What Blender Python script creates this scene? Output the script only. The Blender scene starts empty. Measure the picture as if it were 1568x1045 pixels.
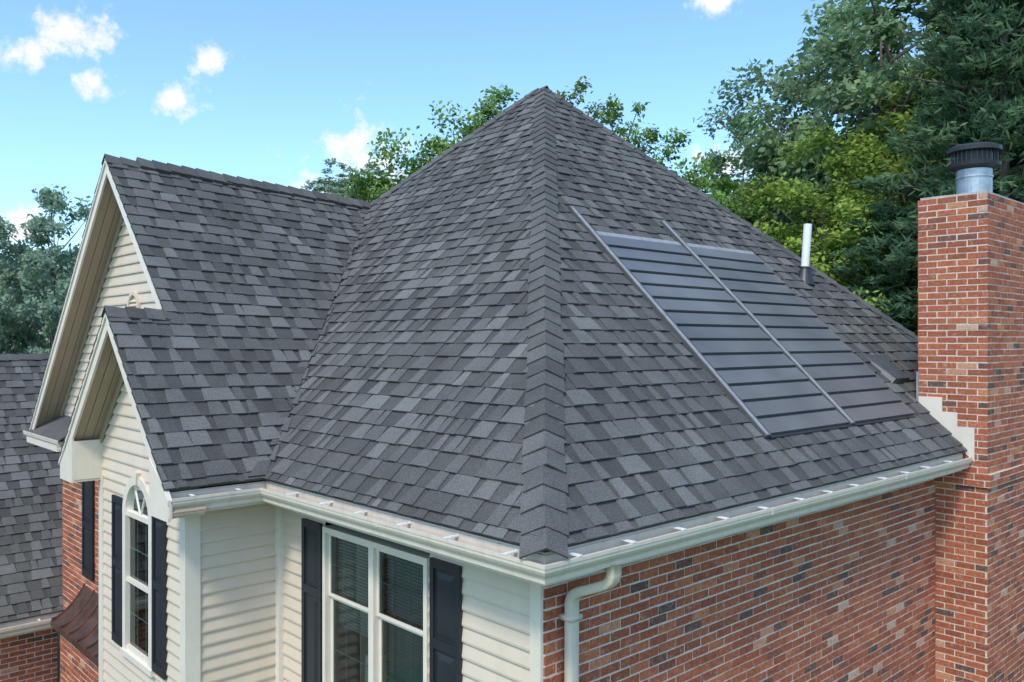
import bpy, math, random
import numpy as np
from mathutils import Vector

random.seed(7)
scene = bpy.context.scene
scene.view_settings.view_transform = 'Standard'
scene.view_settings.look = 'None'
scene.view_settings.exposure = 0

T = 0.965
C = 1/math.sqrt(1+T*T); S = T*C
GZ = -6.2
EXP = 2.640/13

# ------------------------------------------------------------------ helpers
def warp_wing(p):
    x, y, z = p
    if z <= 0: return p
    f = 1+0.062*(4.11-min(x, 4.11))/5.1
    return (x, y, z*f)

class MB:
    def __init__(s, warp=None):
        s.v=[]; s.f=[]; s.m=[]; s.a=[]; s.warp=warp
    def add(s, pts, faces, mat=0, var=0.5):
        b=len(s.v)
        if s.warp: pts=[s.warp(tuple(p)) for p in pts]
        s.v.extend([tuple(p) for p in pts])
        for f in faces:
            s.f.append(tuple(b+i for i in f)); s.m.append(mat); s.a.append(var)
    def box(s, x0,x1,y0,y1,z0,z1, mat=0, var=0.5):
        P=[(x0,y0,z0),(x1,y0,z0),(x1,y1,z0),(x0,y1,z0),(x0,y0,z1),(x1,y0,z1),(x1,y1,z1),(x0,y1,z1)]
        s.add(P,[(0,3,2,1),(4,5,6,7),(0,1,5,4),(1,2,6,5),(2,3,7,6),(3,0,4,7)],mat,var)
    def prism(s, pts, off, mat=0, var=0.5):
        n=len(pts); o=Vector(off)
        P=[Vector(p) for p in pts]+[Vector(p)+o for p in pts]
        F=[tuple(range(n)),tuple(range(2*n-1,n-1,-1))]
        for i in range(n):
            j=(i+1)%n; F.append((j,i,n+i,n+j))
        s.add(P,F,mat,var)
    def build(s, name, mats, parent=None, smooth=False):
        me=bpy.data.meshes.new(name)
        me.from_pydata(s.v,[],s.f)
        for m in mats: me.materials.append(m)
        me.polygons.foreach_set('material_index', s.m)
        at=me.attributes.new('var','FLOAT','FACE'); at.data.foreach_set('value', s.a)
        if smooth: me.polygons.foreach_set('use_smooth',[True]*len(s.f))
        me.update()
        ob=bpy.data.objects.new(name,me); scene.collection.objects.link(ob)
        if parent: ob.parent=parent
        return ob

def empty(name, loc=(0,0,0)):
    e=bpy.data.objects.new(name,None); e.location=loc; scene.collection.objects.link(e); return e

def newmat(name):
    m=bpy.data.materials.new(name); m.use_nodes=True
    nt=m.node_tree; b=nt.nodes['Principled BSDF']
    return m,nt,b
def N(nt,t,**k):
    n=nt.nodes.new(t)
    for a,v in k.items(): setattr(n,a,v)
    return n
def L(nt,a,b): nt.links.new(a,b)

def noise(nt,scale,detail=2,rough=0.5,coord='Object',mscale=None):
    n=N(nt,'ShaderNodeTexNoise'); n.inputs['Scale'].default_value=scale
    n.inputs['Detail'].default_value=detail; n.inputs['Roughness'].default_value=rough
    tc=N(nt,'ShaderNodeTexCoord')
    src=tc.outputs[coord]
    if mscale:
        mp=N(nt,'ShaderNodeMapping'); mp.inputs['Scale'].default_value=mscale
        L(nt,src,mp.inputs['Vector']); src=mp.outputs['Vector']
    L(nt,src,n.inputs['Vector'])
    return n.outputs['Fac']
def ramp(nt,fac,stops):
    r=N(nt,'ShaderNodeValToRGB')
    e=r.color_ramp.elements
    while len(e)>1: e.remove(e[-1])
    e[0].position=stops[0][0]; e[0].color=(*stops[0][1],1)
    for p,c in stops[1:]:
        x=e.new(p); x.color=(*c,1)
    L(nt,fac,r.inputs['Fac']); return r.outputs['Color']
def mix(nt,fac,a,b,mode='MIX'):
    m=N(nt,'ShaderNodeMix',data_type='RGBA',blend_type=mode)
    for s,v in ((m.inputs[0],fac),(m.inputs[6],a),(m.inputs[7],b)):
        if isinstance(v,(int,float)): s.default_value=v
        elif isinstance(v,tuple): s.default_value=(*v,1)
        else: L(nt,v,s)
    return m.outputs[2]
def attr(nt):
    a=N(nt,'ShaderNodeAttribute'); a.attribute_name='var'; return a.outputs['Fac']

# ------------------------------------------------------------------ materials
def mat_shingle():
    m,nt,b=newmat('asphalt_shingle')
    a=attr(nt)
    base=ramp(nt,a,[(0,(0.050,0.049,0.046)),(0.35,(0.084,0.082,0.077)),(0.65,(0.120,0.117,0.110)),(1,(0.172,0.168,0.158))])
    g=noise(nt,170,1,0.7)
    c=mix(nt,0.9,base,ramp(nt,g,[(0.28,(0.4,0.4,0.4)),(0.5,(1,1,1)),(0.72,(2.1,2.1,2.05))]),'MULTIPLY')
    g2=noise(nt,1.3,3,0.65)
    c=mix(nt,1.0,c,ramp(nt,g2,[(0.3,(0.84,0.84,0.85)),(0.7,(1.16,1.16,1.15))]),'MULTIPLY')
    L(nt,c,b.inputs['Base Color']); b.inputs['Roughness'].default_value=0.92
    b.inputs['Specular IOR Level'].default_value=0.2
    return m
def mat_brick():
    m,nt,b=newmat('brick')
    a=attr(nt)
    base=ramp(nt,a,[(0,(0.13,0.080,0.066)),(0.12,(0.19,0.082,0.058)),(0.2,(0.29,0.086,0.046)),(0.5,(0.38,0.108,0.054)),(0.8,(0.47,0.148,0.068)),(0.93,(0.52,0.21,0.105)),(1,(0.52,0.35,0.25))])
    g=noise(nt,34,3,0.7)
    c=mix(nt,0.9,base,ramp(nt,g,[(0.3,(0.62,0.6,0.58)),(0.5,(1,1,1)),(0.72,(1.4,1.35,1.3))]),'MULTIPLY')
    g2=noise(nt,18,4,0.78)
    sm=ramp(nt,g2,[(0.55,(0,0,0)),(0.69,(0.55,0.55,0.55))])
    c=mix(nt,sm,c,(0.52,0.40,0.31))
    L(nt,c,b.inputs['Base Color']); b.inputs['Roughness'].default_value=0.9
    b.inputs['Specular IOR Level'].default_value=0.2
    return m
def mat_simple(name,col,rough=0.6,nscale=3,var=0.08,bumps=0,metal=0,dirt=0):
    m,nt,b=newmat(name)
    g=noise(nt,nscale,3,0.65)
    lo=tuple(c*(1-var) for c in col); hi=tuple(min(1,c*(1+var)) for c in col)
    c=ramp(nt,g,[(0.3,lo),(0.7,hi)])
    if dirt:
        d=noise(nt,1.0,4,0.7,mscale=(7,7,1.2))
        c=mix(nt,ramp(nt,d,[(0.5,(0,0,0)),(0.75,(dirt,dirt,dirt))]),c,tuple(x*0.45 for x in col))
    L(nt,c,b.inputs['Base Color']); b.inputs['Roughness'].default_value=rough; b.inputs['Metallic'].default_value=metal
    return m
M_SH=mat_shingle(); M_BR=mat_brick()
M_MO=mat_simple('mortar',(0.66,0.57,0.47),0.95,20,0.2)
M_SI=mat_simple('cream_vinyl_siding',(0.67,0.55,0.425),0.55,2,0.03,0,dirt=0.10)
M_TR=mat_simple('cream_trim',(0.76,0.665,0.55),0.42,3,0.05,0,dirt=0.15)
M_GU=mat_simple('gutter_aluminium',(0.70,0.60,0.485),0.36,3,0.05,0,dirt=0.3)
M_WH=mat_simple('white_metal',(0.85,0.84,0.80),0.4,5,0.04)
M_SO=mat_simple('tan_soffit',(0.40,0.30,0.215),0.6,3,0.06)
M_SHU=mat_simple('shutter_paint',(0.018,0.021,0.027),0.45,6,0.15)
M_DK=mat_simple('dark_metal',(0.03,0.031,0.034),0.45,6,0.2,0,0,0.4)
M_DECK=mat_simple('roof_deck',(0.04,0.04,0.04),0.9,5,0.1)
M_CO=mat_simple('copper_roof',(0.22,0.125,0.09),0.4,5,0.35,0,0.75)
M_GAL=mat_simple('galvanised',(0.42,0.44,0.46),0.4,9,0.2,0,0.7)
M_CON=mat_simple('concrete_crown',(0.4,0.38,0.35),0.9,8,0.2)
M_BL=mat_simple('window_blind',(0.34,0.36,0.33),0.7,3,0.05)
M_RM=mat_simple('room_interior',(0.05,0.055,0.05),0.9,2,0.3)
M_PVC=mat_simple('pvc_pipe',(0.80,0.80,0.78),0.4,4,0.05)
M_RACE=mat_simple('raceway_metal',(0.08,0.08,0.082),0.5,8,0.2,0,0,0.3)
M_RACE2=mat_simple('raceway_side',(0.30,0.30,0.30),0.45,8,0.15,0,0,0.3)

def mat_glass():
    m,nt,b=newmat('window_glass')
    out=nt.nodes['Material Output']
    gl=N(nt,'ShaderNodeBsdfGlossy'); gl.inputs['Roughness'].default_value=0.02; gl.inputs['Color'].default_value=(0.85,0.92,0.9,1)
    tr=N(nt,'ShaderNodeBsdfTransparent'); tr.inputs['Color'].default_value=(0.62,0.74,0.69,1)
    fr=N(nt,'ShaderNodeFresnel'); fr.inputs['IOR'].default_value=1.65
    mx=N(nt,'ShaderNodeMixShader'); L(nt,fr.outputs[0],mx.inputs[0]); L(nt,tr.outputs[0],mx.inputs[1]); L(nt,gl.outputs[0],mx.inputs[2])
    L(nt,mx.outputs[0],out.inputs['Surface'])
    return m
M_GL=mat_glass()
def mat_solar():
    m,nt,b=newmat('solar_shingle_glass')
    a=attr(nt)
    c=ramp(nt,a,[(0,(0.125,0.124,0.124)),(1,(0.160,0.159,0.158))])
    c=mix(nt,1.0,c,ramp(nt,noise(nt,1.1,2,.5),[(.3,(.82,.82,.82)),(.7,(1.18,1.18,1.18))]),'MULTIPLY')
    L(nt,c,b.inputs['Base Color']); b.inputs['Roughness'].default_value=0.4
    b.inputs['IOR'].default_value=1.55
    return m
M_SOL=mat_solar()

def mat_leaf(name,stops,haze=None,hz=0.0):
    m,nt,b=newmat(name)
    out=nt.nodes['Material Output']
    c=ramp(nt,attr(nt),stops)
    oi=N(nt,'ShaderNodeObjectInfo')
    hv=N(nt,'ShaderNodeHueSaturation')
    mr=N(nt,'ShaderNodeMapRange'); mr.inputs['To Min'].default_value=0.475; mr.inputs['To Max'].default_value=0.515
    L(nt,oi.outputs['Random'],mr.inputs['Value']); L(nt,mr.outputs['Result'],hv.inputs['Hue'])
    mr2=N(nt,'ShaderNodeMapRange'); mr2.inputs['To Min'].default_value=0.85; mr2.inputs['To Max'].default_value=1.25
    ml=N(nt,'ShaderNodeMath',operation='FRACT'); mm=N(nt,'ShaderNodeMath',operation='MULTIPLY'); mm.inputs[1].default_value=7.3
    L(nt,oi.outputs['Random'],mm.inputs[0]); L(nt,mm.outputs[0],ml.inputs[0]); L(nt,ml.outputs[0],mr2.inputs['Value']); L(nt,mr2.outputs['Result'],hv.inputs['Value'])
    L(nt,c,hv.inputs['Color']); c=hv.outputs['Color']
    if haze: c=mix(nt,hz,c,haze)  # aerial haze blended straight into the leaf colour
    d=N(nt,'ShaderNodeBsdfDiffuse'); L(nt,c,d.inputs['Color'])
    tl=N(nt,'ShaderNodeBsdfTranslucent'); L(nt,c,tl.inputs['Color'])
    mx=N(nt,'ShaderNodeMixShader'); mx.inputs[0].default_value=0.42
    L(nt,d.outputs[0],mx.inputs[1]); L(nt,tl.outputs[0],mx.inputs[2]); L(nt,mx.outputs[0],out.inputs['Surface'])
    return m
LS=[(0,(0.065,0.115,0.03)),(0.4,(0.15,0.245,0.06)),(0.8,(0.25,0.37,0.095)),(1,(0.35,0.46,0.15))]
M_LEAF=mat_leaf('leaf_green',LS)
M_LEAFB=mat_leaf('leaf_yellow_green',[(0,(0.09,0.16,0.025)),(0.5,(0.23,0.35,0.065)),(1,(0.40,0.50,0.12))])
M_PINE=mat_leaf('pine_needles',[(0,(0.045,0.085,0.045)),(0.5,(0.09,0.165,0.085)),(1,(0.17,0.27,0.135))])
M_FAR=mat_leaf('leaf_haze_tint',LS,(0.40,0.50,0.46),0.5)  # far foliage: pale bluish-green haze painted into its colour
M_MID=mat_leaf('leaf_mid_haze_tint',LS,(0.34,0.45,0.34),0.38)  # weaker haze tint painted into the leaves of the middle trees
M_BARK=mat_simple('bark',(0.15,0.12,0.10),0.95,8,0.4)

# ------------------------------------------------------------------ shingles
def area(p):
    return sum(p[i][0]*p[(i+1)%len(p)][1]-p[(i+1)%len(p)][0]*p[i][1] for i in range(len(p)))/2
def clip(sub,cl):
    out=sub
    for i in range(len(cl)):
        if not out: return []
        a=cl[i]; b=cl[(i+1)%len(cl)]
        def side(p): return (b[0]-a[0])*(p[1]-a[1])-(b[1]-a[1])*(p[0]-a[0])
        inp=out; out=[]
        for j in range(len(inp)):
            p=inp[j]; q=inp[(j+1)%len(inp)]
            sp=side(p); sq=side(q)
            if sp>=0: out.append(p)
            if (sp>=0)!=(sq>=0):
                t=sp/(sp-sq); out.append((p[0]+t*(q[0]-p[0]),p[1]+t*(q[1]-p[1])))
    return out

def shingle_face(mb,O,U,V,poly,seed,e=EXP):
    R=random.Random(seed)
    O=Vector(O);U=Vector(U);V=Vector(V);n=U.cross(V)
    if area(poly)<0: poly=poly[::-1]
    umin=min(p[0] for p in poly);umax=max(p[0] for p in poly)
    vmin=min(p[1] for p in poly);vmax=max(p[1] for p in poly)
    def emit(q,v0,h0,th,var):
        q=clip(q,poly)
        if len(q)<3 or abs(area(q))<1e-5: return
        k=len(q); P=[];Q=[]
        for (u,v) in q:
            h=h0+0.017*(1-(v-v0)/e)
            P.append(O+U*u+V*v+n*h); Q.append(O+U*u+V*v+n*(h-th))
        F=[tuple(range(k))]
        for i in range(k):
            j=(i+1)%k; F.append((i,k+i,k+j,j))
        mb.add(P+Q,F,0,var)
    mb.add([O+U*u+V*v-n*0.012 for u,v in poly],[tuple(range(len(poly)))],1)
    k0=int(math.floor(vmin/e)); k1=int(math.ceil(vmax/e))
    for k in range(k0,k1):
        v0=k*e; v1=v0+e
        u=umin-R.random()
        while u<umax:
            w=1.2
            emit([(u,v0),(u+w,v0),(u+w,v1),(u,v1)],v0,0.004,0.026,R.uniform(0.12,0.38))
            u+=w
        u=umin-R.random()*0.4
        while u<umax:
            w=R.choice([0.12,0.16,0.20,0.26,0.34])*R.uniform(0.9,1.1)
            t=R.uniform(0.008,0.03)
            dv=R.uniform(-0.007,0.004)
            base=R.choice([0.36,0.45,0.54,0.63,0.74])
            emit([(u,v0+dv),(u+w,v0+dv),(u+w-t,v1-0.002),(u+t,v1-0.002)],v0,0.017,0.016,base+R.uniform(-0.1,0.1))
            u+=w+R.choice([0.0,0.05,0.10,0.16,0.22])*R.uniform(0.9,1.1)

def caps(mb,P0,P1,nA,nB,w=0.18,e=0.22,lift=0.024,skirt=0.018,seed=0):
    R=random.Random(seed)
    P0=Vector(P0);P1=Vector(P1);D=(P1-P0);Ln=D.length;D.normalize()
    nA=Vector(nA).normalized();nB=Vector(nB).normalized()
    a=D.cross(nA); 
    if a.dot(nB)>0:a=-a
    b=D.cross(nB)
    if b.dot(nA)>0:b=-b
    up=(nA+nB).normalized()
    s=0
    while s<Ln:
        L1=min(s+e*1.35,Ln+0.02); j=R.uniform(-0.014,0.014); j2=R.uniform(-.01,.01)
        pts=[]
        for (d,h) in ((s,lift+0.022),(L1,lift)):
            c=P0+D*d
            pts+= [c+a*(w+j)+nA*h, c+up*(h*1.2)+(a-b)*j2, c+b*(w-j)+nB*h]
        low=[p-(nA if i%3==0 else nB if i%3==2 else up)*skirt for i,p in enumerate(pts)]
        mb.add(pts+low,[(0,1,4,3),(1,2,5,4),(0,6,7,1),(1,7,8,2),(0,3,9,6),(2,8,11,5)],0,R.uniform(0.28,0.62))
        s+=e*R.uniform(.95,1.05)

house=empty('brick_house')
AX=6.17; AY2=6.44; BX=12.34; BY=12.61
nR=(0,-S,C);nL=(-S,0,C);nB=(0,S,C);nE=(S,0,C)
mb=MB()
k=1/C
shingle_face(mb,(0,0,0),(1,0,0),(0,C,S),[(0.08,0.08*k),(BX-0.08,0.08*k),(AX,AX*k)],1)
shingle_face(mb,(0,0,0),(0,-1,0),(C,0,S),[(-y,x*k) for y,x in [(0.08,0.08),(4.42,0.08),(8.47,4.13),(AY2,AX),(AX,AX)]],2)
shingle_face(mb,(BX,0,0),(0,1,0),(-C,0,S),[(0.08,0.08*k),(BY-0.08,0.08*k),(AY2,AX*k),(AX,AX*k)],3)
shingle_face(mb,(0,BY,0),(-1,0,0),(0,-C,S),[(-x,y*k) for x,y in [(4.11,.08),(BX-.08,.08),(AX,AX),(4.11,4.11)]],4)
H=AX*T
caps(mb,(0.07,0.07,0.07*T),(AX,AX,H),nR,nL,seed=1)
caps(mb,(BX-.07,0.07,0.07*T),(AX,AX,H),nR,nE,seed=2)
caps(mb,(4.0,BY-4.0,4.0*T),(AX,AY2,H),nL,nB,seed=3)
caps(mb,(AX,AX-0.05,H),(AX,AY2+0.05,H),nL,nE,seed=4,lift=0.03)
# woven valley
R=random.Random(77)
i=0
vs=0.10
while vs<4.0:
    w=R.uniform(.09,.24)
    dv=EXP*C
    v=R.uniform(.3,.6)
    a=Vector((vs,4.34+vs,vs*T));b=Vector((vs+dv,4.34+vs+dv,(vs+dv)*T))
    if i%2==0:
        n_=Vector(nR)*.046
        P=[a+n_,b+n_*.7,b+Vector((-w*.8,0,0))+n_*.7,a+Vector((-w,0,0))+n_]
    else:
        n_=Vector(nL)*.046
        P=[a+n_,b+n_*.7,b+Vector((0,-w*.8,0))+n_*.7,a+Vector((0,-w,0))+n_]
    Q=[p-n_*.6 for p in P]
    mb.add(P+Q,[(0,1,2,3),(0,4,5,1),(1,5,6,2),(2,6,7,3),(3,7,4,0)],0,v)
    vs+=dv; i+=1
mb.build('main_roof',[M_SH,M_DECK],house)

mb=MB(warp_wing)
X0=-0.98; XU=-0.30; WY=4.34; RY=8.45; LY=6.24
shingle_face(mb,(0,WY,0),(1,0,0),(0,C,S),[(x,y*k) for x,y in [(X0-.02,.08),(.08,.08),(1.9,1.9),(X0-.02,1.9)]],11)
shingle_face(mb,(0,WY,0),(1,0,0),(0,C,S),[(x,y*k) for x,y in [(XU-.02,1.9),(1.9,1.9),(4.11,4.11),(XU-.02,4.11)]],12)
shingle_face(mb,(0,2*LY-WY,0),(-1,0,0),(0,-C,S),[(-x,y*k) for x,y in [(X0-.02,.04),(.1,.04),(.1,1.9),(X0-.02,1.9)]],13)
shingle_face(mb,(0,2*RY-WY,0),(-1,0,0),(0,-C,S),[(-x,y*k) for x,y in [(XU-.02,.04),(4.11,.04),(4.11,4.11),(XU-.02,4.11)]],14)
caps(mb,(X0-.03,LY,1.9*T),(XU+.05,LY,1.9*T),nR,nB,w=0.14,seed=5)
caps(mb,(XU-.03,RY,4.11*T),(4.2,RY,4.11*T),nR,nB,w=0.15,lift=0.02,seed=6)
caps(mb,(0.12,RY,4.11*T),(4.05,RY,4.11*T),nR,nB,w=0.155,lift=0.055,skirt=0.035,seed=7)
mb.build('wing_roof',[M_SH,M_DECK],house)

# ------------------------------------------------------------------ gutter sweeps
def sweep(mb,path,prof,mat=0,z=0):
    n=len(path); rings=[]
    for i,p in enumerate(path):
        p=Vector((p[0],p[1],0))
        d0=(p-Vector((*path[i-1],0))).normalized() if i>0 else None
        d1=(Vector((*path[i+1],0))-p).normalized() if i<n-1 else None
        if d0 is None:d0=d1
        if d1 is None:d1=d0
        l0=Vector((-d0.y,d0.x,0));l1=Vector((-d1.y,d1.x,0))
        m=(l0+l1).normalized(); m=m/m.dot(l0)
        rings.append([p+m*o+Vector((0,0,z+h)) for o,h in prof])
    K=len(prof); V=[v for r in rings for v in r];F=[]
    for i in range(n-1):
        for j in range(K):
            j2=(j+1)%K; F.append((i*K+j,i*K+j2,(i+1)*K+j2,(i+1)*K+j))
    F.append(tuple(range(K))); F.append(tuple((n-1)*K+j for j in reversed(range(K))))
    mb.add(V,F,mat)
GP=[(-.13,.03),(-.13,-.15),(-.045,-.15),(-.043,-.115),(-.03,-.095),(-.012,-.08),(0,-.055),(0,-.03),(.006,-.027),(.006,0),(-.018,0),(-.018,-.012),(-.008,-.014),(-.012,-.05),(-.05,-.11),(-.12,-.12),(-.12,.03)]
mb=MB()
gpath=[(8.26,0),(0,0),(0,WY),(X0+.02,WY)]
sweep(mb,gpath,GP)
sweep(mb,[(12.34,0),(9.98,0)],GP)
sweep(mb,[(BX,BY),(BX,0)],GP)
sweep(mb,[(XU-.07,10.6),(XU-.07,12.72),],GP)
R=random.Random(3)
x=0.35
while x<8.1:
    mb.box(x,x+.04,-.004,.125,.004,.014,1); x+=0.66*R.uniform(.9,1.1)
y=0.4
while y<4.0:
    mb.box(-.004,.125,y,y+.04,.004,.014,1); y+=0.66*R.uniform(.9,1.1)
for x in (-.75,-.25): mb.box(x,x+.035,WY-.003,WY+.11,.004,.012,1)
for x in (3.05,6.1): mb.box(x,x+.02,-.0085,.0,-.06,.001,0)
mb.box(-.0085,0,2.1,2.12,-.06,.001,0)
mb.build('gutters',[M_GU,M_WH],house)

mb=MB()
FP=[(-.135,.045),(-.135,-.20),(-.16,-.20),(-.16,.045)]
SP=[(-.163,-.175),(-.163,-.195),(-.52,-.195),(-.52,-.175)]
sweep(mb,[(8.28,0),(0,0),(0,WY),(X0+.03,WY)],FP,0)
sweep(mb,[(8.28,0),(0,0),(0,WY),(X0+.06,WY)],SP,1)
mb.box(.455,.498,.5,4.8,-.34,-.20,0)
mb.build('fascia_and_soffit',[M_TR,M_SO],house)

def tube(mb,pts,hw,hd,side,mat=0):
    sd=Vector(side).normalized(); rings=[]
    pts=[Vector(p) for p in pts]
    for i,p in enumerate(pts):
        d=(pts[min(i+1,len(pts)-1)]-pts[max(i-1,0)]).normalized()
        o=sd.cross(d).normalized(); ring=[]
        for q in range(16):
            a=2*math.pi*q/16; ca,sa=math.cos(a),math.sin(a)
            sx=math.copysign(abs(ca)**0.45,ca);sy=math.copysign(abs(sa)**0.45,sa)
            ring.append(p+sd*sx*hw+o*sy*hd)
        rings.append(ring)
    V=[v for r in rings for v in r];F=[]
    for i in range(len(rings)-1):
        for j in range(16):
            j2=(j+1)%16; F.append((i*16+j,i*16+j2,(i+1)*16+j2,(i+1)*16+j))
    F.append(tuple(range(16)));F.append(tuple((len(rings)-1)*16+j for j in range(16)))
    mb.add(V,F,mat)
mb=MB()
tube(mb,[(.82,.06,-.14),(.82,.06,-.22),(.82,.075,-.27),(.81,.11,-.305),(.80,.16,-.33),(.745,.34,-.40),(.735,.38,-.425),(.73,.41,-.46),(.725,.42,-.51),(.725,.42,-.65),(.725,.42,-6.1)],.056,.042,(1,0,0))
mb.box(.655,.795,.365,.50,-.64,-.60,0)
mb.box(.655,.795,.365,.50,-2.42,-2.38,0)
mb.build('downspout',[M_GU],house,True)

# ------------------------------------------------------------------ brick
BL=.265;BH=.089;MJ=.018
def bricks(mb,O,U,Nn,w,h,seed,off=0,pr=.007):
    R=random.Random(seed);O=Vector(O);U=Vector(U);Nn=Vector(Nn)
    Z=Vector((0,0,1))
    r=0;z=h
    while z>-0.0:
        z0=max(z-BH+MJ,0)
        if z-z0<.02: break
        u=-(BL/2 if (r+off)%2 else 0)
        while u<w:
            a=max(u,0);b=min(u+BL-MJ*R.uniform(.8,1.1),w)
            if b-a>.03:
                j=R.uniform(-.003,.003);p=pr+R.uniform(-.003,.003)
                v=R.gauss(.52,.17)
                v=min(max(v,.17),1)
                q=R.random()
                if q<.075:v=R.uniform(0,.14)
                elif q>.955:v=R.uniform(.90,1)
                c=[(a,z0+j),(b,z0+j),(b,z+j),(a,z+j)]
                P=[O+U*x+Z*y+Nn*p for x,y in c]+[O+U*x+Z*y-Nn*.004 for x,y in c]
                mb.add(P,[(0,1,2,3),(1,0,4,5),(2,1,5,6),(3,2,6,7),(0,3,7,4)],0,v)
            u+=BL
        z-=BH;r+=1
def mplane(mb,O,U,w,h):
    O=Vector(O);U=Vector(U);Z=Vector((0,0,1))
    mb.add([O,O+U*w,O+U*w+Z*h,O+Z*h],[(0,1,2,3)],1)
mb=MB()
zb=GZ-.1; hh=-.19-zb
bricks(mb,(.5,.5,zb),(1,0,0),(0,-1,0),7.85,hh,21); mplane(mb,(.5,.5,zb),(1,0,0),11.3,hh)
bricks(mb,(9.9,.5,zb),(1,0,0),(0,-1,0),1.9,hh,22)
bricks(mb,(.5,.62,zb),(0,-1,0),(-1,0,0),.12,hh,23); mplane(mb,(.5,.62,zb),(0,-1,0),.12,hh)
bricks(mb,(11.8,.5,zb),(0,1,0),(1,0,0),11.6,hh,24); mplane(mb,(11.8,.5,zb),(0,1,0),11.6,hh)
bricks(mb,(11.8,12.1,zb),(-1,0,0),(0,1,0),11.7,hh,25); mplane(mb,(11.8,12.1,zb),(-1,0,0),11.7,hh)
bricks(mb,(.1,12.06,zb),(0,-1,0),(-1,0,0),4.42,hh,26); mplane(mb,(.1,12.06,zb),(0,-1,0),4.42,hh)
bricks(mb,(-.3,10.7,zb),(0,-1,0),(-1,0,0),2.4,3.25,27); mplane(mb,(-.3,10.7,zb),(0,-1,0),2.4,3.25)
bricks(mb,(-.3,8.3,zb),(1,0,0),(0,-1,0),.4,3.25,28); mplane(mb,(-.3,8.3,zb),(1,0,0),.4,3.25)
mplane(mb,(.1,10.7,zb),(-1,0,0),.4,3.25)
bricks(mb,(-9,12.4,zb),(1,0,0),(0,-1,0),9.1,-3.35-zb,29); mplane(mb,(-9,12.4,zb),(1,0,0),9.1,-3.35-zb)
bricks(mb,(-9,20.4,zb),(0,-1,0),(-1,0,0),8,-3.35-zb,30); mplane(mb,(-9,20.4,zb),(0,-1,0),8,-3.35-zb)
mb.build('brick_walls',[M_BR,M_MO],house)

# ------------------------------------------------------------------ siding
def siding(mb,axis,plane,out,ivals,z0,z1,e=.14,holes=None,mat=0):
    z=z1
    while z>z0:
        zl=max(z-e,z0)
        iv=ivals(z+.02) if callable(ivals) else ivals
        if iv and iv[1]-iv[0]>.02:
            segs=[iv]
            for hf in (holes or []):
                q=hf(zl) or hf(z)
                if q:
                    ns=[]
                    for s0,s1 in segs:
                        if q[0]>s0: ns.append((s0,min(q[0],s1)))
                        if q[1]<s1: ns.append((max(q[1],s0),s1))
                    segs=[t for t in ns if t[1]-t[0]>.005]
            for a,b in segs:
                def P(u,zz,o):
                    return (plane+out*o,u,zz) if axis=='x' else (u,plane+out*o,zz)
                pts=[P(a,zl,.024),P(b,zl,.024),P(b,zl+.02,.026),P(a,zl+.02,.026),P(b,z,.002),P(a,z,.002),P(a,zl,.0),P(b,zl,.0)]
                mb.add(pts,[(0,1,2,3),(3,2,4,5),(0,6,7,1)],mat)
        z-=e
mb=MB()
W1=(1.98,3.83,-2.35,-.40)
def hole1(z): return (W1[0],W1[1]) if W1[2]<z<W1[3] else None
siding(mb,'x',.5,-1,(.62,4.84),GZ,-.2,holes=[hole1])
siding(mb,'y',4.84,-1,(-.6,.5),GZ,-.19)
AC=LY; AR=.42; ASP=-.52; AB=-2.2
def hole2(z):
    if AB<z<=ASP: return (AC-AR,AC+AR)
    if ASP<z<ASP+AR:
        w=math.sqrt(AR*AR-(z-ASP)**2); return (AC-w,AC+w)
siding(mb,'x',-.6,-1,(4.84,7.64),GZ,-.19,holes=[hole2])
siding(mb,'x',.1,-1,(7.6,12.0),-.6,-.19)
mb.build('siding_walls',[M_SI],house)
mb=MB(warp_wing)
def gab(c,half):
    def f(z):
        w=min(half,(c-WY)-max(z,0)/T-.06)
        return (c-w,c+w)
    return f
siding(mb,'x',-.6,-1,gab(LY,1.4),-.19,1.75)
siding(mb,'x',.1,-1,gab(RY,3.6),-.19,3.85)
mb.prism([(-.59,4.84,-.2),(-.59,7.64,-.2),(-.59,7.64,.40),(-.59,LY,1.7),(-.59,4.84,.40)],(.03,0,0),0)
mb.prism([(.11,4.9,-.2),(.11,12.0,-.2),(.11,12.0,.40),(.11,RY,3.8),(.11,4.9,.4)],(.03,0,0),0)
mb.build('gable_siding',[M_SI],house)

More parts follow.
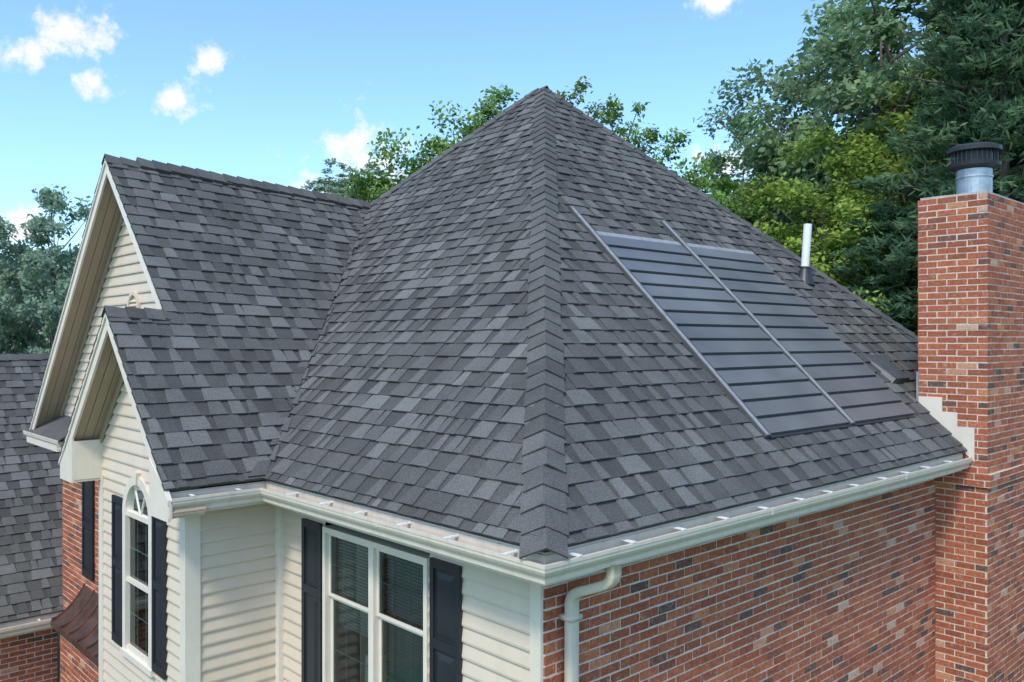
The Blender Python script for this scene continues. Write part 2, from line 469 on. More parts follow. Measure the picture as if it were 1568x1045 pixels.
mb=MB()
mb.box(.462,.5,.51,.63,GZ,-.2,0)
mb.box(.42,.498,4.74,4.835,GZ,-.2,0)
mb.box(-.637,-.602,4.803,4.95,GZ,-.2,0)
mb.box(-.602,-.47,4.803,4.838,GZ,-.2,0)
mb.box(-.637,-.602,7.53,7.68,GZ,-.2,0)
mb.box(-.6,.1,7.645,7.675,GZ,-.2,1)
mb.build('corner_trim',[M_TR,M_SI],house)
mb=MB(warp_wing)
def rake(cy,half,x,wall,hb=.21,s_right=0.0):
    for sg in (-1,1):
        a=Vector((x,cy,half*T))
        e=Vector((x,cy+sg*half,0))
        if sg<0 and s_right>0: e=e+(a-e)*s_right
        dn=Vector((0,0,-hb)); up=Vector((0,0,-.012))
        mb.prism([e+up,a+up,a+dn,e+dn],(.028,0,0),0)
        o=Vector((-.02,0,0))
        mb.prism([e+up+o,a+up+o,a+Vector((0,0,-.06))+o,e+Vector((0,0,-.06))+o],(.019,0,0),0)
        e2=e+Vector((.03,0,-hb+.05));a2=a+Vector((.03,0,-hb+.05))
        wd=wall-x-.03; npk=3
        for q in range(npk):
            d0=Vector((wd*q/npk,0,0)); d1=Vector((wd*(q+1)/npk-.008,0,0))
            mb.prism([e2+d0,a2+d0,a2+d1,e2+d1],(0,0,-.015),1)
        mb.prism([e2+Vector((0,0,.02)),a2+Vector((0,0,.02)),a2+Vector((wd,0,.02)),e2+Vector((wd,0,.02))],(0,0,-.012),1)
        e3=e+Vector((wall-x-.045,0,-hb+.03));a3=a+Vector((wall-x-.045,0,-hb+.03))
        if sg>0 or s_right>0:
            pass
        else:
            e3=e3+(a3-e3)*.25
        mb.prism([e3,a3,a3+Vector((0,0,-.13)),e3+Vector((0,0,-.13))],(.02,0,0),1)
rake(LY,1.9,X0,-.6)
rake(RY,4.11,XU,.1,s_right=.445)
mb.build('rake_boards',[M_TR,M_SO],house)
mb=MB()
for sg in (-1,1):
    y1=LY+sg*1.88;y2=LY+sg*1.36
    mb.prism([(X0-.006,y1,-.0),(X0-.006,y1,-.235),(X0-.006,y2,-.235),(X0-.006,y2,.36)],(.024,0,0),0)
    mb.box(X0+.02,-.55,min(y1,y2)+(.14 if sg<0 else 0),max(y1,y2),-.232,-.203,0)
    mb.box(X0+.02,-.605,y2-.012,y2+.012,-.20,.3,0)
mb.box(X0+.02,.1,8.105,8.14,-.2,.0,0)
mb.box(XU-.05,.1,10.7,12.56,-.19,-.03,0)
mb.prism([(XU-.06,10.6,-.0),(XU-.06,12.6,-.0),(.08,12.6,.30),(.08,10.6,.30)],(0,0,-.02),1,.4)
mb.prism([(.2,12.56,-.19),(.2,12.6,.03),(4,12.6,.03),(4,12.56,-.19)],(0,.02,0),0)
mb.build('eave_returns',[M_TR,M_SH],house)
mb=MB()
cy,cz,r=8.42,2.08,.17
for i in range(12):
    a0=math.pi*i/12;a1=math.pi*(i+1)/12
    mb.prism([(.04,cy+math.cos(a0)*r,cz+math.sin(a0)*r),(.04,cy+math.cos(a1)*r,cz+math.sin(a1)*r),(.04,cy+math.cos(a1)*(r+.05),cz+math.sin(a1)*(r+.05)),(.04,cy+math.cos(a0)*(r+.05),cz+math.sin(a0)*(r+.05))],(.05,0,0),0)
mb.box(.04,.09,cy-r-.05,cy-r,cz-.3,cz,0);mb.box(.04,.09,cy+r,cy+r+.05,cz-.3,cz,0);mb.box(.03,.09,cy-r-.07,cy+r+.07,cz-.35,cz-.3,0)
for i in range(7): mb.prism([(.05,cy-r,cz-.29+i*.06),(.05,cy+r,cz-.29+i*.06),(.085,cy+r,cz-.25+i*.06),(.085,cy-r,cz-.25+i*.06)],(0,0,.01),0)
mb.build('gable_vent',[M_SI],house)

# ------------------------------------------------------------------ windows
def shutter(mb,x,y0,y1,z0,z1,zm):
    a=x-.052;b=x-.022;s=.055
    mb.box(a,b,y0,y0+s,z0,z1);mb.box(a,b,y1-s,y1,z0,z1)
    for (p,q) in ((z1-.08,z1),(zm-.045,zm+.045),(z0,z0+.1)): mb.box(a+.001,b,y0+s,y1-s,p,q)
    mb.box(b-.012,b,y0+s,y1-s,z0+.1,z1-.08)
    for (p,q) in ((z0+.1,zm-.045),(zm+.045,z1-.08)):
        g=.03; i=.05
        Y0,Y1,Z0,Z1=y0+s+g,y1-s-g,p+g,q-g
        c=b-.0125
        P=[(c,Y0,Z0),(c,Y1,Z0),(c,Y1,Z1),(c,Y0,Z1),(a+.003,Y0+i,Z0+i),(a+.003,Y1-i,Z0+i),(a+.003,Y1-i,Z1-i),(a+.003,Y0+i,Z1-i)]
        mb.add(P,[(4,5,6,7),(0,1,5,4),(1,2,6,5),(2,3,7,6),(3,0,4,7)])
mb=MB()
shutter(mb,.5,3.86,4.27,W1[2],-.38,-1.14)
shutter(mb,.5,1.50,1.93,W1[2],-.38,-1.14)
shutter(mb,-.6,LY-.88,LY-.50,-2.2,-.36,-1.2)
shutter(mb,-.6,LY+.50,LY+.88,-2.2,-.36,-1.2)
shutter(mb,.1,10.28,10.8,-2.25,-.6,-1.4)
mb.build('shutters',[M_SHU],house)

mb=MB(); gl=MB(); it=MB(); bl=MB()
y0,y1,z0,z1=W1; X=.5; fr=.055
mb.box(X-.045,X+.09,y0,y0+fr,z0,z1);mb.box(X-.045,X+.09,y1-fr,y1,z0,z1)
mb.box(X-.045,X+.09,y0+fr,y1-fr,z1-fr,z1);mb.box(X-.06,X+.09,y0+fr,y1-fr,z0,z0+fr)
ym=(y0+y1)/2
mb.box(X-.04,X+.09,ym-.045,ym+.045,z0+fr,z1-fr)
zm=-1.14
for a,b in ((y0+fr,ym-.045),(ym+.045,y1-fr)):
    for (p,q,xx) in ((zm,z1-fr,.0),(z0+fr,zm,.03)):
        t=.034
        mb.box(X+xx,X+xx+.03,a,a+t,p,q);mb.box(X+xx,X+xx+.03,b-t,b,p,q)
        mb.box(X+xx-.001,X+xx+.029,a+t,b-t,q-t,q);mb.box(X+xx-.001,X+xx+.029,a+t,b-t,p,p+t)
        gl.add([(X+xx+.012,a+t,p+t),(X+xx+.012,b-t,p+t),(X+xx+.012,b-t,q-t),(X+xx+.012,a+t,q-t)],[(0,3,2,1)])
        for i in (1,2):
            yy=a+(b-a)*i/3; it.box(X+xx+.016,X+xx+.020,yy-.006,yy+.006,p+t,q-t,2)
        zz=p+(q-p)*.5; it.box(X+xx+.0165,X+xx+.0195,a+t,b-t,zz-.006,zz+.006,2)
    zz=z1-.08
    stop= -1.95 if a<2.5 else -1.5
    tilt=.018 if a<2.5 else .014
    while zz>stop:
        bl.add([(X+.11,a,zz),(X+.11,b,zz),(X+.11+.016,b,zz+tilt+.004),(X+.11+.016,a,zz+tilt+.004)],[(0,1,2,3)])
        zz-=.034
    for yy in (a+.15,b-.15): bl.box(X+.104,X+.107,yy-.004,yy+.004,stop,z1-.05)
it.add([(1.8,.8,-3.2),(1.8,4.7,-3.2),(1.8,4.7,-.2),(1.8,.8,-.2),(.53,.8,-3.2),(.53,4.7,-3.2),(.53,4.7,-.2),(.53,.8,-.2)],[(0,1,2,3),(0,4,5,1),(3,2,6,7),(0,3,7,4),(1,5,6,2)],0)
it.box(.75,.9,3.2,3.45,-2.3,-1.75,1);it.box(.9,1.3,2.2,2.9,-2.6,-2.0,0)

X=-.6
ya,yb=AC-AR,AC+AR
mb.box(X-.05,X+.06,ya-.07,ya+.03,AB,ASP);mb.box(X-.05,X+.06,yb-.03,yb+.07,AB,ASP)
mb.box(X-.07,X+.06,ya-.1,yb+.1,AB-.07,AB);
mb.box(X-.035,X+.05,ya+.03,yb-.03,ASP-.03,ASP+.03)
mb.box(X-.03,X+.05,ya+.03,yb-.03,-1.36,-1.31)
mb.box(X-.03,X+.05,ya+.03,yb-.03,AB,AB+.06)
n=16
for i in range(n):
    a0=math.pi*i/n;a1=math.pi*(i+1)/n
    def q(r,a): return (X-.05,AC+math.cos(a)*r,ASP+math.sin(a)*r)
    mb.prism([q(AR-.03,a0),q(AR-.03,a1),q(AR+.075,a1),q(AR+.075,a0)],(.11,0,0))
    gl.add([(X+.0,AC,ASP),(X,AC+math.cos(a0)*AR,ASP+math.sin(a0)*AR),(X,AC+math.cos(a1)*AR,ASP+math.sin(a1)*AR)],[(0,1,2)])
mb.prism([(X-.075,AC-.04,ASP+AR-.03),(X-.075,AC+.04,ASP+AR-.03),(X-.075,AC+.07,ASP+AR+.12),(X-.075,AC-.07,ASP+AR+.12)],(.08,0,0))
gl.add([(X+.01,ya,AB),(X+.01,yb,AB),(X+.01,yb,ASP),(X+.01,ya,ASP)],[(0,3,2,1)])
for yy in (AC-.14,AC+.14): mb.box(X+.012,X+.02,yy-.008,yy+.008,AB,ASP)
for zz in (-.95,-1.75): mb.box(X+.0125,X+.0195,ya,yb,zz-.008,zz+.008)
for ang in (60,120):
    a=math.radians(ang); d=Vector((0,math.cos(a),math.sin(a)))*(AR); nn=Vector((0,-math.sin(a),math.cos(a)))*.008
    o=Vector((X-.01,AC,ASP)); mb.prism([o-nn,o+d-nn,o+d+nn,o+nn],(.02,0,0))
it.add([(.2,5.3,-2.9),(.2,7.2,-2.9),(.2,7.2,-.05),(.2,5.3,-.05),(-.57,5.3,-2.9),(-.57,7.2,-2.9),(-.57,7.2,-.05),(-.57,5.3,-.05)],[(0,1,2,3),(0,4,5,1),(3,2,6,7),(0,3,7,4),(1,5,6,2)],0)
mb.build('window_frames',[M_TR],house)
gl.build('window_glass',[M_GL],house)
it.build('window_interiors',[M_RM,M_TR,M_RACE2],house)
bl.build('window_blinds',[M_BL],house)

mb=MB()
ns=8;ys=[8.2,8.62,9.04,9.46,9.88,10.3,10.8]
def bay(s):
    return (.1-.50*s, -2.42-.46*(1-(1-s)**1.8)-.02*s)
prof=[bay(i/ns) for i in range(ns+1)]
for i in range(ns):
    (xa,za),(xb,zb2)=prof[i],prof[i+1]
    mb.add([(xa,ys[0],za),(xa,ys[-1],za),(xb,ys[-1],zb2),(xb,ys[0],zb2)],[(0,1,2,3)])
    for y in ys:
        mb.prism([(xa,y-.012,za),(xb,y-.012,zb2),(xb,y-.012,zb2+.035),(xa,y-.012,za+.035)],(0,.024,0))
mb.box(-.42,-.38,8.2,10.8,-2.98,-2.9,0)
mb.box(-.38,.1,8.22,10.78,-2.99,-2.95,1)
mb.build('copper_bay_roof',[M_CO,M_TR],house)

mb=MB()
gE=11.9;gz=-3.2
shingle_face(mb,(0,gE,gz),(1,0,0),(0,C,S),[(x,y*k) for x,y in [(-9.3,.08),(3,.08),(3,4.62),(-9.3,4.62)]],41)
shingle_face(mb,(0,gE+9.24,gz),(-1,0,0),(0,-C,S),[(-x,y*k) for x,y in [(-9.3,.08),(3,.08),(3,4.62),(-9.3,4.62)]],42)
caps(mb,(-9.3,gE+4.62,gz+4.62*T),(3,gE+4.62,gz+4.62*T),nR,nB,w=.15,lift=.03,skirt=.03,seed=9)
mb.build('garage_roof',[M_SH,M_DECK],house)
mb=MB()
sweep(mb,[(.08,gE),(-9.3,gE)],GP,0,gz)
sweep(mb,[(.08,gE),(-9.3,gE)],FP,1,gz)
x=-9
while x<0: mb.box(x,x+.035,gE,gE+.125,gz+.004,gz+.012,2);x+=.62
mb.box(-9.25,.08,gE+.16,gE+.5,gz-.195,gz-.17,1)
mb.build('garage_gutter',[M_GU,M_TR,M_WH],house)

# ------------------------------------------------------------------ chimney
ch=empty('brick_chimney')
cx0,cx1,cy0,cy1,ct=8.3,9.98,-.18,.73,3.6
mb=MB()
zb=GZ-.1
def stack(x0,x1,y0,y1,z0,z1,seed):
    h=z1-z0
    bricks(mb,(x0,y1,z0),(0,-1,0),(-1,0,0),y1-y0,h,seed,pr=.006); mplane(mb,(x0,y1,z0),(0,-1,0),y1-y0,h)
    bricks(mb,(x0,y0,z0),(1,0,0),(0,-1,0),x1-x0,h,seed+1,off=1,pr=.006); mplane(mb,(x0,y0,z0),(1,0,0),x1-x0,h)
    bricks(mb,(x1,y0,z0),(0,1,0),(1,0,0),y1-y0,h,seed+2,pr=.006); mplane(mb,(x1,y0,z0),(0,1,0),y1-y0,h)
    bricks(mb,(x1,y1,z0),(-1,0,0),(0,1,0),x1-x0,h,seed+3,off=1,pr=.006); mplane(mb,(x1,y1,z0),(-1,0,0),x1-x0,h)
    mb.add([(x0,y0,z1-.001),(x1,y0,z1-.001),(x1,y1,z1-.001),(x0,y1,z1-.001)],[(0,1,2,3)],1)
    mb.add([(x0,y0,z0),(x1,y0,z0),(x1,y1,z0),(x0,y1,z0)],[(3,2,1,0)],1)
stack(cx0,cx1,cy0,cy1,-.22,ct,51)
stack(cx0-.035,cx1+.035,cy0-.04,.497,-.398,-.222,61)
stack(cx0+.0,cx1,cy0+.0,.495,zb,-.40,71)
mb.build('chimney_brickwork',[M_BR,M_MO],ch)
mb=MB()
mb.prism([(cx0+.02,cy0+.02,ct),(cx1-.02,cy0+.02,ct),(cx1-.02,cy1-.02,ct),(cx0+.02,cy1-.02,ct)],(0,0,.035),0)
def cyl(mb,c,r0,r1,z0,z1,mat,n=32,cap=True):
    V=[];F=[]
    for r,z in ((r0,z0),(r1,z1)):
        for i in range(n):
            a=2*math.pi*i/n;V.append((c[0]+r*math.cos(a),c[1]+r*math.sin(a),z))
    for i in range(n):
        j=(i+1)%n;F.append((i,j,n+j,n+i))
    if cap:F+= [tuple(range(n-1,-1,-1)),tuple(range(n,2*n))]
    mb.add(V,F,mat)
fc=(9.14,.27)
cyl(mb,fc,.32,.25,ct+.03,ct+.10,1)
cyl(mb,fc,.235,.235,ct+.1,4.08,1)
cyl(mb,fc,.25,.25,ct+.36,ct+.385,1)
cyl(mb,fc,.235,.34,4.08,4.12,2)
cyl(mb,fc,.34,.35,4.12,4.17,2)
for i in range(28):
    a=2*math.pi*i/28;x=fc[0]+.30*math.cos(a);y=fc[1]+.30*math.sin(a)
    mb.box(x-.006,x+.006,y-.006,y+.006,4.17,4.36,2)
cyl(mb,fc,.24,.24,4.17,4.37,2)
cyl(mb,fc,.355,.36,4.34,4.40,2)
cyl(mb,fc,.36,.30,4.40,4.43,2)
mb.build('flue_and_cap',[M_CON,M_GAL,M_DK],ch)
mb=MB()
xf=cx0-.018
def rz(y): return y*T-.02
for a,b,hh2 in [(.735,.40,.80),(.40,.20,.60),(.20,-.02,.40)]:
    mb.prism([(xf,a,rz(a)-.03),(xf,b,rz(b)-.03),(xf,b,hh2),(xf,a,hh2)],(.009,0,0),0)
mb.box(xf-.004,cx0,.72,.75,.6,1.15,1)
mb.build('chimney_flashing',[M_TR,M_RACE2],ch)

# ------------------------------------------------------------------ solar array
sol=MB()
def RF(x,yh,h): return Vector((x,yh,yh*T))+Vector(nR)*h
def rbox(mb,x0,x1,y0,y1,h0,h1,h0b=None,h1b=None,mat=0,var=.5):
    if h0b is None:h0b=h0
    if h1b is None:h1b=h1
    P=[RF(x0,y0,h0),RF(x1,y0,h0),RF(x1,y1,h0b),RF(x0,y1,h0b),RF(x0,y0,h1),RF(x1,y0,h1),RF(x1,y1,h1b),RF(x0,y1,h1b)]
    mb.add(P,[(0,3,2,1),(4,5,6,7),(0,1,5,4),(1,2,6,5),(2,3,7,6),(3,0,4,7)],mat,var)
nr=14;ya,yb=.56,3.03;dy=(yb-ya)/nr
R=random.Random(5)
for (xa,xb) in ((3.95,5.77),(5.90,7.72)):
    rbox(sol,xa,xb,ya-.01,yb+.01,.0,.034,mat=1)
    for i in range(nr):
        y_=ya+i*dy
        rbox(sol,xa+.004,xb-.004,y_+.022,y_+dy-.002,.034,.062,.034,.045,0,R.uniform(.2,.8))
    rbox(sol,xa,xb,yb+.005,yb+.06,.02,.040,mat=3)
for xa,xb in ((3.83,3.94),(5.78,5.89)):
    rbox(sol,xa,xb,.56,3.42,.0,.065,mat=2)
    rbox(sol,xa+.01,xb-.055,.565,3.41,.065,.077,mat=3)
sol.build('solar_panel_array',[M_SOL,M_DK,M_RACE,M_RACE2])

vp=MB()
b0=Vector((8.70,2.70,2.70*T))
cyl(vp,(0,0),.18,.075,-.1,.16,1,20)
cyl(vp,(0,0),.066,.066,-.2,.90,0,20)
cyl(vp,(0,0),.076,.076,.16,.20,1,20)
o=vp.build('roof_vent_pipe',[M_PVC,M_DK]); o.location=b0; o.rotation_euler=(math.radians(2),math.radians(4),0)
vt=MB()
P=[RF(8.02,1.0,.02),RF(8.62,1.0,.02),RF(8.62,1.42,.02),RF(8.02,1.42,.02),RF(8.08,1.02,.09),RF(8.56,1.02,.09),RF(8.54,1.36,.05),RF(8.1,1.36,.05)]
vt.add(P,[(4,5,6,7),(0,1,5,4),(1,2,6,5),(2,3,7,6),(3,0,4,7)])
vt.build('chimney_cricket_flashing',[M_RACE])  # low dark cricket flashing on the roof, just upslope of the chimney

# ------------------------------------------------------------------ ground
def gh(x,y):
    r=math.hypot(x-5,y-5); th=math.degrees(math.atan2(y,x))
    A=13+23*math.exp(-((th-58)/6)**2)+12*math.exp(-((th-15)/18)**2)
    t=min(max((r-45)/130,0),1); t=t*t*(3-2*t)
    return GZ+A*t*(1+.08*math.sin(x*.05)*math.cos(y*.043))+ .25*math.sin(x*.11)*math.sin(y*.09)*min(r/30,1)
n=150; ext=900
g=MB()
co=[]
for i in range(n+1):
    u=(i/n*2-1); co.append(math.copysign(abs(u)**2.2,u)*ext)
V=[(5+a,5+b,gh(5+a,5+b)) for b in co for a in co]
F=[(j*(n+1)+i,j*(n+1)+i+1,(j+1)*(n+1)+i+1,(j+1)*(n+1)+i) for j in range(n) for i in range(n)]
g.add(V,F)
mg,nt,b=newmat('grass_ground')
c=ramp(nt,noise(nt,.6,6,.7),[(.3,(.05,.09,.025)),(.55,(.09,.15,.04)),(.75,(.12,.15,.06))])
L(nt,c,b.inputs['Base Color']);b.inputs['Roughness'].default_value=.95
g.build('ground',[mg],None,True)

# ------------------------------------------------------------------ trees
def tree_mesh(name,seed,Hh,R,zc,ncl,nlf,leaf,mat,clr=(.55,1.0),thin=.6):
    rg=np.random.default_rng(seed)
    cz=(Hh+zc)/2; hz=(Hh-zc)/2
    d=rg.normal(size=(ncl,3)); d/=np.linalg.norm(d,axis=1)[:,None]
    az=np.arctan2(d[:,1],d[:,0]); ph=rg.random(4)*6.28
    irr=1+.20*np.sin(2*az+ph[0]+3*d[:,2])+.15*np.sin(5*az+ph[1])+.10*np.sin(7*d[:,2]+ph[2])
    rr=(rg.random(ncl)**.45*.62+.38)*irr
    low=np.where(d[:,2]<0,.8,1.0)
    cc=np.stack([d[:,0]*R*rr*low,d[:,1]*R*rr*low,cz+d[:,2]*hz*np.minimum(rr,1.02)*.95],1)
    cr=rg.uniform(clr[0],clr[1],ncl)*R/3.3
    cb=rg.uniform(-.24,.24,ncl)
    tot=ncl*nlf
    dd=rg.normal(size=(tot,3)); dd/=np.linalg.norm(dd,axis=1)[:,None]
    ci=np.repeat(np.arange(ncl),nlf)
    u=rg.random(tot)**.5
    p=cc[ci]+dd*(cr[ci]*u)[:,None]*np.array([1,1,thin])
    p+=rg.normal(size=(tot,3))*.08
    out=(p-np.array([0,0,cz])); out/=np.linalg.norm(out,axis=1)[:,None]+1e-6
    nn=rg.normal(size=(tot,3))*.75+out*.6+np.array([0,0,.7]); nn/=np.linalg.norm(nn,axis=1)[:,None]
    t=rg.normal(size=(tot,3)); a=np.cross(nn,t); a/=np.linalg.norm(a,axis=1)[:,None]; b=np.cross(nn,a)
    ls=leaf*rg.uniform(.6,1.3,tot)
    q=np.stack([p-a*ls[:,None]*.55,p-b*ls[:,None]*.33,p+a*ls[:,None]*.55,p+b*ls[:,None]*.33],1).reshape(-1,3)
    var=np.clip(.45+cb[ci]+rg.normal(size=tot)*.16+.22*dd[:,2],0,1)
    V=q.tolist(); F=np.arange(tot*4).reshape(-1,4).tolist(); A=var.tolist(); Mx=[0]*tot
    def limb(p0,p1,r0,r1,seg=5):
        base=len(V);p0=np.array(p0,float);p1=np.array(p1,float)
        ax=p1-p0; ln=np.linalg.norm(ax); ax/=ln+1e-9
        s=np.cross(ax,[.3,.9,.1]); s/=np.linalg.norm(s); w=np.cross(ax,s)
        wob=rg.normal(size=3)*ln*.05
        for k_,tt in enumerate((0,.35,.7,1)):
            c=p0+(p1-p0)*tt+wob*math.sin(math.pi*tt); r=r0+(r1-r0)*tt
            for i in range(seg):
                an=2*math.pi*i/seg; V.append((c+(s*math.cos(an)+w*math.sin(an))*r).tolist())
        for k_ in range(3):
            for i in range(seg):
                j=(i+1)%seg; F.append([base+k_*seg+i,base+k_*seg+j,base+(k_+1)*seg+j,base+(k_+1)*seg+i]);A.append(.5);Mx.append(1)
    limb((0,0,-.5),(0,0,zc+hz*.6),.035*R+.10,.09,8)
    limb((0,0,zc+hz*.6),(.2,.1,Hh*.93),.09,.02,6)
    for i in range(0,ncl,2):
        c=cc[i]; z0=max(zc*.7,min(c[2]-np.hypot(c[0],c[1])*.8,Hh*.85))
        limb((0,0,z0),c,.05,.012)
    me=bpy.data.meshes.new(name); me.from_pydata(V,[],F)
    me.materials.append(mat);me.materials.append(M_BARK)
    me.polygons.foreach_set('material_index',Mx)
    at=me.attributes.new('var','FLOAT','FACE');at.data.foreach_set('value',A)
    me.update(); return me
def pine_mesh(name,seed,Hh,R,zc,nl,leaf,mat):
    rg=np.random.default_rng(seed)
    V=[];F=[];A=[];Mx=[]
    P=[];D=[];CV=[]
    def limb(p0,p1,r0,r1,seg=5):
        base=len(V);p0=np.array(p0,float);p1=np.array(p1,float)
        ax=p1-p0; ax/=np.linalg.norm(ax)
        s=np.cross(ax,[.3,.9,.1]); s/=np.linalg.norm(s); w=np.cross(ax,s)
        for c,r in ((p0,r0),(p1,r1)):
            for i in range(seg):
                an=2*math.pi*i/seg; V.append((c+(s*math.cos(an)+w*math.sin(an))*r).tolist())
        for i in range(seg):
            j=(i+1)%seg; F.append([base+i,base+j,base+seg+j,base+seg+i]);A.append(.5);Mx.append(1)
    limb((0,0,-.5),(0,0,Hh),.22,.03,8)
    z=zc
    while z<Hh-.3:
        fz=(z-zc)/(Hh-zc)
        Lr=R*(1-fz)**.65*rg.uniform(.75,1.1)+.3
        nb=rg.integers(5,8)
        a0=rg.random()*6.28
        for i in range(nb):
            a=a0+6.28*i/nb+rg.normal()*.2; Lb=Lr*rg.uniform(.6,1.15)
            dirv=np.array([math.cos(a),math.sin(a),0]); up=rg.uniform(-.05,.22)
            e=np.array([0,0,z])+dirv*Lb+np.array([0,0,up*Lb])
            limb((0,0,z),e,.035,.01,4)
            side=np.array([-math.sin(a),math.cos(a),0])
            nt_=int(8+Lb*7)
            for j in range(nt_):
                t=rg.uniform(.2,1.03); sp=(1-t)*.25+.22
                c=np.array([0,0,z])+dirv*Lb*t+np.array([0,0,up*Lb*t])+side*rg.normal()*sp*Lb*.55+np.array([0,0,rg.normal()*.09])
                P.append(c); D.append(dirv*.8+side*rg.normal()*.4+np.array([0,0,.25])); CV.append(rg.uniform(-.22,.22))
        z+=rg.uniform(.4,.65)
    P=np.array(P);D=np.array(D);CV=np.array(CV);m=len(P)
    ci=np.repeat(np.arange(m),nl);tot=m*nl
    d=rg.normal(size=(tot,3));d/=np.linalg.norm(d,axis=1)[:,None]
    p=P[ci]+d*rg.random(tot)[:,None]*np.array([.30,.30,.13])
    ax=D[ci]+rg.normal(size=(tot,3))*.55; ax/=np.linalg.norm(ax,axis=1)[:,None]
    b=np.cross(ax,rg.normal(size=(tot,3)));b/=np.linalg.norm(b,axis=1)[:,None]
    ls=leaf*rg.uniform(.7,1.3,tot)
    w=.026
    q=np.stack([p-ax*ls[:,None]*.5,p-b*w,p+ax*ls[:,None]*.5,p+b*w],1).reshape(-1,3)
    base=len(V);V+=q.tolist();F+=(np.arange(tot*4).reshape(-1,4)+base).tolist()
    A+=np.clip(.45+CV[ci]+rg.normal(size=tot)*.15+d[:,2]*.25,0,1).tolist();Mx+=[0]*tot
    me=bpy.data.meshes.new(name); me.from_pydata(V,[],F)
    me.materials.append(mat);me.materials.append(M_BARK)
    me.polygons.foreach_set('material_index',Mx)
    at=me.attributes.new('var','FLOAT','FACE');at.data.foreach_set('value',A)
    me.update(); return me

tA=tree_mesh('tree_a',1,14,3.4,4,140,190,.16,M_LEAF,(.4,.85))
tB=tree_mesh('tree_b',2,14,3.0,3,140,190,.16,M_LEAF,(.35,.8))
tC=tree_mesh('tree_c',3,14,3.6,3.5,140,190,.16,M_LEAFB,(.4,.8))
tS=tree_mesh('tree_sparse',4,14,2.8,5,70,90,.15,M_LEAF,(.3,.6))
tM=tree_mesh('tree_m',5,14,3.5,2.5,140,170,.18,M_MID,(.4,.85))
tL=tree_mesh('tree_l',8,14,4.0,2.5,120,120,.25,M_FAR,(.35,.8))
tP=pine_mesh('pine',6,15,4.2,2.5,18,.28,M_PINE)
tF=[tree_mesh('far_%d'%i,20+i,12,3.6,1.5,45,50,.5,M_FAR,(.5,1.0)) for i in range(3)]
def put(name,me,x,y,top,rot=0,wide=1.0,hh=14):
    z=gh(x,y); s=(top-z)/hh
    o=bpy.data.objects.new(name,me);o.location=(x,y,z-.1);o.scale=(s*wide,s*wide,s);o.rotation_euler=(0,0,rot)
    scene.collection.objects.link(o); return o
put('deciduous_tree',tA,14.6,19.2,10.3,0.3,.8)
put('deciduous_tree',tC,14.6,20.6,8.2,2.3,.8)
put('deciduous_tree',tB,16.4,19.4,11.2,1.3,1.05)
put('deciduous_tree',tS,17.8,16.2,10.8,2.0,.9)
put('deciduous_tree',tA,19.1,15.0,9.6,3.0,.9)
put('deciduous_tree',tB,21.4,14.0,9.2,4.2,1.0)
put('deciduous_tree',tC,18.6,17.5,9.4,4.9,1.0)
put('deciduous_tree',tS,20.0,16.0,10.4,5.2,.8)
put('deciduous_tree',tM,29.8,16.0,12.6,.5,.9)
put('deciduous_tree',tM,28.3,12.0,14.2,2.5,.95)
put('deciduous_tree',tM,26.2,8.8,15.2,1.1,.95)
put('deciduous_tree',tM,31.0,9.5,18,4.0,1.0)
put('deciduous_tree',tB,28.0,5.6,17,5.0,1.0)
put('deciduous_tree',tC,20.7,8.3,6.4,.9,1.1)
put('deciduous_tree',tC,22.5,7.0,9.0,2.9,1.0)
put('deciduous_tree',tA,24.5,11.5,8.8,2.2,1.1)
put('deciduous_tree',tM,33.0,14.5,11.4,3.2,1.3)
put('pine_tree',tP,20.6,3.4,14.5,.4,.85,15)
put('pine_tree',tP,23.5,2.6,16.5,2.4,.9,15)
put('pine_tree',tP,19.3,5.8,5.6,1.4,1.1,15)
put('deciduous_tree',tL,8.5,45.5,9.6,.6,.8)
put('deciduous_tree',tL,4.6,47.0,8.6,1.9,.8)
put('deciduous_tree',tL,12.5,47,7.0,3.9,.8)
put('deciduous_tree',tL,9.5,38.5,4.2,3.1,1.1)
far=empty('distant_trees')
R=random.Random(11)
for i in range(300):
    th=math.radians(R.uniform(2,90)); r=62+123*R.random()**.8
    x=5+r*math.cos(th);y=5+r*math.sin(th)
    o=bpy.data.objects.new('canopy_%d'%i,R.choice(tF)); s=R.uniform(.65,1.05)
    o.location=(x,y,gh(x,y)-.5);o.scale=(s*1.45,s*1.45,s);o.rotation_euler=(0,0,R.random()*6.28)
    o.parent=far;scene.collection.objects.link(o)

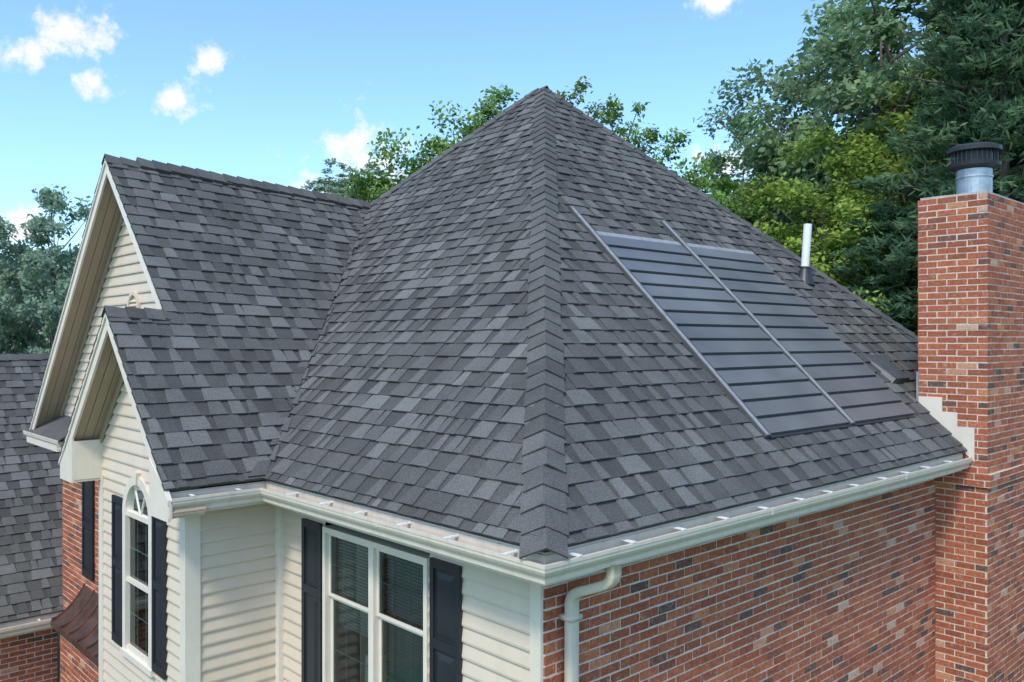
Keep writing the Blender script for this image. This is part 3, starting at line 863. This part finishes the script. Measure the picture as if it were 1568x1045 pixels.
# ------------------------------------------------------------------ world
w=bpy.data.worlds.new('World');scene.world=w;w.use_nodes=True;nt=w.node_tree
bg=nt.nodes['Background'];bg.inputs['Strength'].default_value=.15
sky=N(nt,'ShaderNodeTexSky');sky.sky_type='NISHITA';sky.sun_disc=False
SUN_EL=52;SAZ=205
sky.sun_elevation=math.radians(SUN_EL);sky.sun_rotation=math.radians((90-SAZ)%360)
sky.air_density=1.0;sky.dust_density=1.2;sky.ozone_density=1.6
tc=N(nt,'ShaderNodeTexCoord');D=tc.outputs['Generated']
def cloud(az,el,size,k):
    th=math.radians(47.2-az);e=math.radians(el)
    c=(math.cos(e)*math.cos(th),math.cos(e)*math.sin(th),math.sin(e))
    s=N(nt,'ShaderNodeVectorMath',operation='SUBTRACT');L(nt,D,s.inputs[0]);s.inputs[1].default_value=c
    m=N(nt,'ShaderNodeVectorMath',operation='MULTIPLY');L(nt,s.outputs[0],m.inputs[0]);m.inputs[1].default_value=(1,1,k)
    l=N(nt,'ShaderNodeVectorMath',operation='LENGTH');L(nt,m.outputs[0],l.inputs[0])
    q=N(nt,'ShaderNodeMath',operation='DIVIDE');L(nt,l.outputs['Value'],q.inputs[0]);q.inputs[1].default_value=math.radians(size)
    r=N(nt,'ShaderNodeMath',operation='SUBTRACT');r.inputs[0].default_value=1;L(nt,q.outputs[0],r.inputs[1])
    return r.outputs[0]
cl=[(-27.4,17.6,2.9,1.3),(-26.4,15.4,1.6,1.2),(-30.2,16.3,2.2,1.6),(-19.7,17.2,1.9,1.8),(-21.5,14.8,1.9,1.2),(-9.9,11.6,4.6,1.0),(-12.0,9.4,3.6,1.2),(13.2,21.8,2.2,1.3),(14.2,11.8,2.4,1.2),(-30,7,2.6,1.6)]
acc=None
for c in cl:
    o=cloud(*c)
    if acc is None: acc=o
    else:
        m=N(nt,'ShaderNodeMath',operation='MAXIMUM');L(nt,acc,m.inputs[0]);L(nt,o,m.inputs[1]);acc=m.outputs[0]
nz=N(nt,'ShaderNodeTexNoise');nz.inputs['Scale'].default_value=30;nz.inputs['Detail'].default_value=6;nz.inputs['Roughness'].default_value=.64;L(nt,D,nz.inputs['Vector'])
ad=N(nt,'ShaderNodeMath',operation='MULTIPLY_ADD');L(nt,nz.outputs['Fac'],ad.inputs[0]);ad.inputs[1].default_value=3.2;ad.inputs[2].default_value=-1.8
sm=N(nt,'ShaderNodeMath',operation='ADD');L(nt,acc,sm.inputs[0]);L(nt,ad.outputs[0],sm.inputs[1])
mr=N(nt,'ShaderNodeMapRange');mr.interpolation_type='SMOOTHSTEP';mr.inputs['From Min'].default_value=0;mr.inputs['From Max'].default_value=.8;L(nt,sm.outputs[0],mr.inputs['Value'])
skyc=mix(nt,1.0,sky.outputs['Color'],(1.42,1.80,2.05),'MULTIPLY')
col=mix(nt,mr.outputs['Result'],skyc,(6.9,6.95,7.0))
L(nt,col,bg.inputs['Color'])

sd=bpy.data.lights.new('sun','SUN');sd.energy=2.5;sd.angle=math.radians(10);sd.color=(1,.91,.77)
so=bpy.data.objects.new('sun',sd);scene.collection.objects.link(so)
el=math.radians(SUN_EL);az=math.radians(SAZ)
v=Vector((math.cos(el)*math.cos(az),math.cos(el)*math.sin(az),math.sin(el)))
so.rotation_euler=v.to_track_quat('Z','Y').to_euler()

cd=bpy.data.cameras.new('camera');cd.sensor_width=36;cd.lens=29.85;cd.clip_end=3000;cd.clip_start=.05
cam=bpy.data.objects.new('camera',cd);scene.collection.objects.link(cam)
cam.location=(-4.246,-4.244,1.59);cam.rotation_euler=(math.radians(90),0,math.radians(47.2-90))
scene.camera=cam
